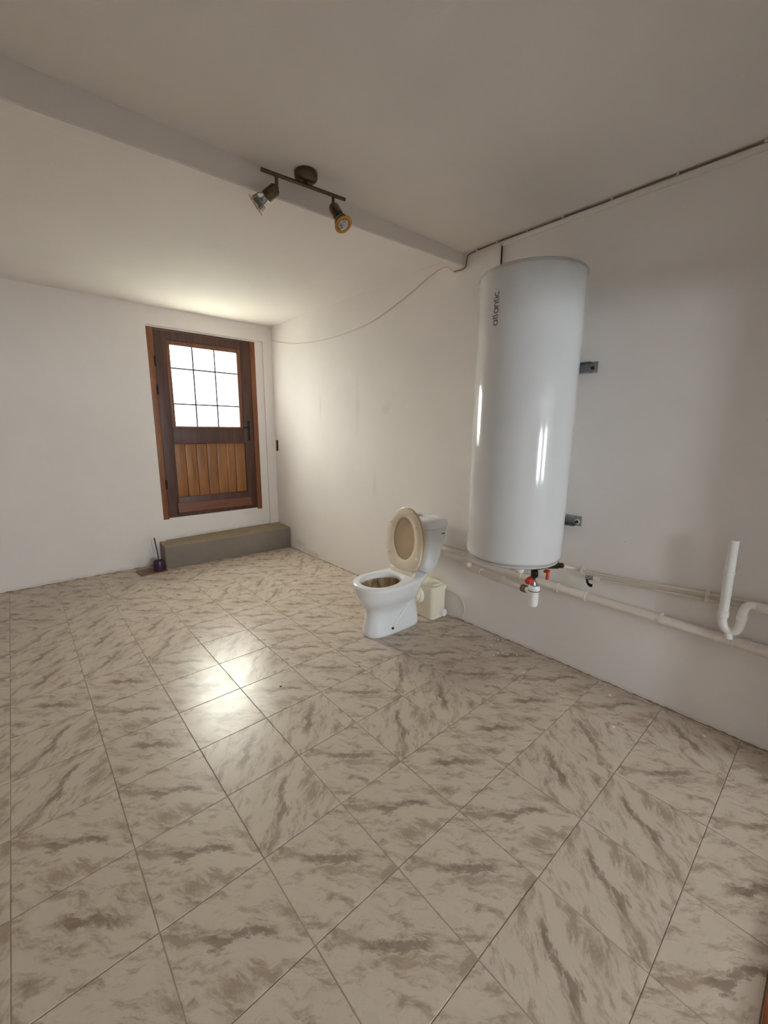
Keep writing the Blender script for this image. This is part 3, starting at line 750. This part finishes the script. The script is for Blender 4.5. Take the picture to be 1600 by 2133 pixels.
# long waste pipe
wp_ = empty('waste_pipe', 'long white waste pipe running low along the right wall', 'pipe', (2.644, -1.7, .5)); L = wp_.location
V3 = lambda *p: Vector(p)-L
zw = lambda yy: .526 - .020*max(0, min(1, (-yy-.8)/1.7)) - .004*max(0, -yy-2.4)
ys = [-.53 - k*.15 for k in range(28)]
XW = W-.042
bm = bmesh.new(); tube(bm, [V3(XW, yy, zw(yy)) for yy in ys if yy > -2.89] + [V3(XW, -2.892, zw(-2.892))], .0245, 22); link('pipe', bm, 'pvc', wp_)
for y0, y1 in ((-1.59, -1.715), (-1.795, -1.885), (-2.50, -2.575), (-2.655, -2.75)):
    bm = bmesh.new(); tube(bm, [V3(XW, yy, zw(yy)) for yy in (y0, y0-.001, y1+.008, y1+.007, y1)], [.0260, .0272, .0272, .0280, .0280], 22); cpl = link('coupling', bm, 'pvc', wp_)
    bm = bmesh.new(); tube(bm, [V3(XW, y1+.004, zw(y1)), V3(XW, y1-.001, zw(y1))], .0292, 22); link('lip', bm, 'pvc_new', cpl)
for yy in (-.95, -1.45, -2.27, -2.625):
    bm = bmesh.new(); tube(bm, [V3(XW, yy-.009, zw(yy)), V3(XW, yy+.009, zw(yy))], .0278, 20); box(bm, V3(XW+.01, yy-.009, zw(yy)-.012), V3(W-.001, yy+.009, zw(yy)+.012), .002)
    box(bm, V3(XW-.008, yy-.008, zw(yy)+.024), V3(XW+.012, yy+.008, zw(yy)+.034), .002)
    link('pipe_clip', bm, 'pvc', wp_)
# thin supply pipes
def thin(name, label, pts, r=.0085):
    o = empty(name, label, 'pipe', pts[0]); LL = o.location
    bm = bmesh.new(); tube(bm, smooth_path([Vector(p)-LL for p in pts], 6), r, 12); link('pipe', bm, 'copper_paint', o)
    return o
XT = W-.030
cold = thin('cold_water_pipe', 'upper thin cream painted pipe running from the safety valve along the wall',
    [(2.560, -1.752, .690), (2.60, -1.765, .676), (2.640, -1.785, .664), (XT, -1.84, .660), (XT, -2.07, .672), (XT, -2.25, .688), (XT, -2.446, .703), (XT, -2.664, .716), (XT, -2.893, .727)])
branch = thin('branch_water_pipe', 'lower thin cream painted pipe ending in a chrome stop valve',
    [(XT, -1.925, .633), (XT, -2.07, .643), (XT, -2.25, .658), (XT, -2.446, .674), (XT, -2.664, .692), (XT, -2.893, .704)], .0075)
hot = thin('hot_water_pipe', 'thin cream painted pipe on the wall between cistern and water heater',
    [(XT, -.66, .584), (XT, -.8, .584), (XT, -1.0, .584), (XT, -1.3, .588), (XT, -1.42, .60), (2.60, -1.45, .66), (2.54, -1.46, .72), (2.52, -1.46, .732)], .0075)
def clip(parent, pt, h=.02, mat='pvc'):
    LL = parent.location; p = Vector(pt)
    bm = bmesh.new(); box(bm, p+Vector((-.013, -.008, -.013))-LL, p+Vector((-.010, .008, h))-LL, .001); box(bm, p+Vector((-.013, -.008, -.016))-LL, p+Vector((.029, .008, -.012))-LL, .001)
    box(bm, p+Vector((-.013, -.008, h-.003))-LL, p+Vector((.010, .008, h))-LL, .001); box(bm, p+Vector((.010, -.007, -.014))-LL, p+Vector((.029, .007, .012))-LL, .001)
    return link('pipe_clip', bm, mat, parent)
clip(cold, (XT, -1.840, .660), .026, 'pvc_new'); clip(cold, (XT, -2.446, .703)); clip(branch, (XT, -2.446, .674))
L = branch.location
bm = bmesh.new(); cyl(bm, Vector((XT, -1.945, .635))-L, Vector((XT, -1.905, .631))-L, .0115, n=6); link('union_nut', bm, 'pvc_new', branch)
bm = bmesh.new(); cyl(bm, Vector((XT, -1.908, .631))-L, Vector((XT-.01, -1.865, .626))-L, .013, n=14, bevel=.003); cyl(bm, Vector((XT-.005, -1.885, .63))-L, Vector((XT-.03, -1.885, .622))-L, .008, n=12)
vb = link('stop_valve', bm, 'chrome', branch); vb['label'] = 'chrome stop valve'
bm = bmesh.new(); tube(bm, smooth_path([Vector(p)-L for p in ((XT-.030, -1.885, .622), (XT-.034, -1.892, .606), (XT-.034, -1.905, .596), (XT-.03, -1.918, .594))], 4), [.007]*6+[.009]*7, 10); link('valve_lever', bm, 'iron', vb)
# washing machine standpipe with trap
sp = empty('standpipe', 'upright white standpipe with a U trap beside the right wall', 'pipe', (2.594, -2.54, .55)); L = sp.location
V3 = lambda *p: Vector(p)-L
XS = 2.596
bm = bmesh.new()
pr = .0195; top, bot = V3(XS, -2.516, 1.000), V3(XS, -2.523, .655)
rings(bm, [[p + Vector((math.cos(2*PI*k/24)*r, math.sin(2*PI*k/24)*r, 0)) for k in range(24)] for p, r in ((bot, pr), (top, pr), (top, pr-.003), (top-Vector((0,0,.12)), pr-.003))], False)
link('riser', bm, 'pvc_new', sp, True, 50)
bm = bmesh.new(); tube(bm, smooth_path([V3(XS, -2.5225, .675), V3(XS, -2.523, .63), V3(XS, -2.527, .598), V3(XS, -2.540, .575), V3(XS, -2.558, .567), V3(XS, -2.576, .575), V3(XS, -2.588, .598), V3(XS, -2.591, .64), V3(XS, -2.592, .675), V3(XS, -2.599, .702), V3(XS, -2.616, .714), V3(XS, -2.64, .714)], 5), .0185, 20)
link('trap', bm, 'pvc_new', sp, True, 50)
for a, b, r in (((XS, -2.523, .660), (XS, -2.523, .628), .0225), ((XS, -2.591, .66), (XS, -2.591, .635), .0215)):
    bm = bmesh.new(); cyl(bm, V3(*a), V3(*b), r, n=22, bevel=.002); link('trap_nut', bm, 'pvc_new', sp)
bm = bmesh.new(); cyl(bm, V3(XS-.004, -2.556, .560), V3(XS-.010, -2.560, .532), .017, n=12, bevel=.002); link('trap_cap', bm, 'pvc_new', sp)
bm = bmesh.new(); tube(bm, [V3(XS, -2.63, .714), V3(XS, -2.7, .712), V3(XS, -2.893, .708)], .0175, 20); link('outlet_pipe', bm, 'pvc', sp)
for y0, y1 in ((-2.632, -2.668), (-2.69, -2.74)):
    bm = bmesh.new(); cyl(bm, V3(XS, y0, .7135), V3(XS, y1, .712), .0215, n=22, bevel=.002); link('outlet_coupling', bm, 'pvc', sp)
bm = bmesh.new(); tube(bm, [V3(XS, -2.519, .838), V3(XS, -2.519, .852)], .0225, 20); cyl(bm, V3(XS+.018, -2.524, .845), V3(W-.001, -2.540, .845), .005, n=10); cyl(bm, V3(W-.012, -2.540, .845), V3(W-.001, -2.540, .845), .010, n=12)
link('pipe_clip', bm, 'pvc_new', sp)

# ------------------------------------------------------------------ cables and trunking
cb = empty('ceiling_cable', 'thin grey cable clipped along the corner of ceiling and right wall', 'cable', (W-.006, -1.6, 2.66)); L = cb.location
V3 = lambda *p: Vector(p)-L
ctop = lambda yy: 2.668
pts = [(W-.006, -2.893, 2.668)] + [(W-.006 + random.uniform(-.001, .001), -2.75 + k*.12, 2.668 + random.uniform(-.0015, .001)) for k in range(15)] + [(W-.007, -.875, 2.660), (W-.007, -.848, 2.635), (W-.007, -.842, 2.60), (W-.007, -.835, 2.584), (W-.007, -.80, 2.578), (W-.007, -.74, 2.582)]
bm = bmesh.new(); tube(bm, [V3(*p) for p in smooth_path(pts, 3)], .0037, 8); link('cable', bm, 'cable_dark', cb)
for yy in (-.93, -1.09, -1.30, -1.52, -1.78, -2.07, -2.38, -2.75):
    bm = bmesh.new(); box(bm, V3(W-.014, yy-.006, 2.660), V3(W-.001, yy+.006, 2.6745), .003); link('cable_clip', bm, 'cable_white', cb)
bm = bmesh.new()
tube(bm, smooth_path([(W-.007, -.735, 2.582), (W-.006, -.66, 2.63), (W-.005, -.52, 2.612), (W-.005, -.158, 2.492), (W-.005, .279, 2.392), (W-.005, .895, 2.366), (W-.005, 1.464, 2.404), (W-.005, 1.85, 2.47), (W-.006, 2.075, 2.535)], 8), .0042, 8)
tag(link('slack_cable', bm, 'cable_white'), 'white cable sagging across the wall between beam and door corner', 'cable')
tk = empty('cable_trunking', 'flat white cable trunking above the water heater', 'trunking', (W, -1.1, 2.4)); L = tk.location
V3 = lambda *p: Vector(p)-L
bm = bmesh.new(); box(bm, V3(W-.013, -1.122, 1.95), V3(W-.0005, -1.066, 2.650), .002); link('vertical_cover', bm, 'trunk', tk)
bm = bmesh.new(); box(bm, V3(W-.0125, -2.893, 2.632), V3(W-.0005, -1.127, 2.6585), .002); link('horizontal_cover', bm, 'trunk', tk)
bm = bmesh.new(); box(bm, V3(W-.010, -1.1258, 2.28), V3(W-.0005, -1.122, 2.642), 0); link('joint_gap', bm, 'black', tk)

# ------------------------------------------------------------------ ceiling spotlight bar
sl = empty('spotlight_bar', 'bronze ceiling bar with two unlit spot lamps near the beam', 'lamp', (1.385, -.888, H)); L = sl.location
V3 = lambda *p: Vector(p)-L
bm = bmesh.new(); lathe(bm, [(.052, 0), (.055, -.004), (.055, -.022), (.050, -.032), (.040, -.037), (.005, -.038)], (0, 0, 0), 40); link('ceiling_rose', bm, 'bronze', sl)
Lb, Rb = Vector((1.170, -.857, 2.622)), Vector((1.600, -.908, 2.622))
bm = bmesh.new(); cyl(bm, Lb-L, Rb-L, .0085, n=16, bevel=.001); cyl(bm, V3(1.385, -.8825, 2.645), V3(1.385, -.8825, 2.618), .010, n=12); link('bar', bm, 'bronze', sl)
def spot(t, dirv, arm_to):
    p = Lb.lerp(Rb, t); a = Vector(arm_to); d = Vector(dirv).normalized()
    bm = bmesh.new(); tube(bm, [p-L, (p.lerp(a, .5))-L, a-L], .0078, 12)
    bmesh.ops.create_uvsphere(bm, u_segments=12, v_segments=8, radius=.010, matrix=Matrix.Translation(a-L))
    arm = link('arm', bm, 'bronze', sl)
    bm = bmesh.new(); lathe(bm, [(.006, -.004), (.020, 0), (.0262, .010), (.0262, .064), (.023, .066)], a-L, 24, d); hd = link('lamp_holder', bm, 'bronze', sl)
    bm = bmesh.new(); lathe(bm, [(.010, .068), (.010, .084), (.015, .09), (.024, .110), (.0265, .118), (.0265, .124), (.022, .124), (.008, .112)], a-L, 28, d); bl = link('bulb', bm, 'bulb', sl)
    for z, r in ((.094, .034), (.102, .036), (.110, .037)):
        bm = bmesh.new(); lathe(bm, [(r, z), (r, z+.0025), (r-.010, z+.0025), (r-.010, z), (r, z)], a-L, 32, d, False); link('ring', bm, 'galv', hd)
    bm = bmesh.new(); lathe(bm, [(.045, .122), (.0455, .1255), (.031, .1255), (.031, .122), (.045, .122)], a-L, 36, d, False); link('amber_ring', bm, 'amber', hd)
    u = d.orthogonal().normalized(); w = d.cross(u)
    for k in range(3):
        q = u*math.cos(2*PI*k/3)+w*math.sin(2*PI*k/3)
        bm = bmesh.new(); tube(bm, [a-L+d*.064+q*.019, a-L+d*.085+q*.030, a-L+d*.129+q*.030], .0018, 6); link('ring_wire', bm, 'galv', hd)
spot(.165, (-.62, .50, -.58), (1.241, -.866, 2.568))
spot(.845, (.10, -.55, -.80), (1.530, -.900, 2.574))

# ------------------------------------------------------------------ toilet brush on a brown tile
bm = bmesh.new(); box(bm, (-.128, -.098, 0), (.128, .098, .009), .002)
tag(link('loose_tile', bm, 'brown_tile', None, True, 38, (1.112, 1.872, .0006), (0, 0, math.radians(3))), 'brown clay tile lying on the floor by the step', 'tile')
tb = empty('toilet_brush', 'dark purple toilet brush in its round holder on a brown tile', 'toilet brush', (1.178, 1.832, .0098)); L = tb.location
bm = bmesh.new(); lathe(bm, [(.050, 0), (.054, .004), (.057, .05), (.054, .09), (.050, .102), (.046, .104), (.044, .098), (.044, .02)], (0, 0, 0), 36); link('holder', bm, 'purple', tb)
bm = bmesh.new(); lathe(bm, [(.042, .088), (.043, .094), (.020, .100), (.010, .112)], (0, 0, 0), 28); link('brush_cover', bm, 'purple', tb)
bm = bmesh.new(); tube(bm, [(0, 0, .10), (-.006, .004, .2), (-.020, .012, .345), (-.0203, .0122, .350)], [.006, .006, .0068, .004], 12); link('handle', bm, 'purple', tb)
bm = bmesh.new(); lathe(bm, [(.012, .02), (.034, .03), (.036, .07), (.012, .085)], (0, 0, 0), 20); link('bristle_head', bm, 'black', tb)

# ------------------------------------------------------------------ flakes of paint on the floor
chips = [(2.484, -1.098), (2.605, -1.21), (2.578, -1.262), (2.477, -1.418), (2.502, -1.439), (2.431, -1.418), (2.399, -1.657), (2.276, -1.625), (2.648, -1.770), (2.650, -1.798), (2.648, -2.015), (2.650, -2.044), (2.307, -2.217), (2.584, -2.537), (2.63, -1.32), (2.53, -1.33), (2.55, -1.52), (2.57, -2.10)]
for x, yy in chips:
    bm = bmesh.new(); n = 7; s = random.uniform(.0045, .0095)
    pts = [Vector((math.cos(2*PI*k/n)*s*random.uniform(.6, 1.2), math.sin(2*PI*k/n)*s*random.uniform(.5, 1.0), 0)) for k in range(n)]
    rings(bm, [pts, [p*.85 + Vector((0, 0, random.uniform(.0015, .0035))) for p in pts]])
    o = link('paint_flake', bm, 'chip', None, False, 38, (x, yy, .0006), (0, 0, random.uniform(0, 6)))
    tag(o, 'tiny white paint flake lying on the floor tiles by the right wall', 'paint flake', 'paint flakes fallen on the floor')
bm = bmesh.new(); rings(bm, [[Vector((math.cos(2*PI*k/7)*.007, math.sin(2*PI*k/7)*.004, z)) for k in range(7)] for z in (0, .003)])
tag(link('dirt_crumb', bm, 'black', None, False, 38, (1.185, -.803, .0006)), 'small black crumb on the floor in front of the toilet', 'crumb')
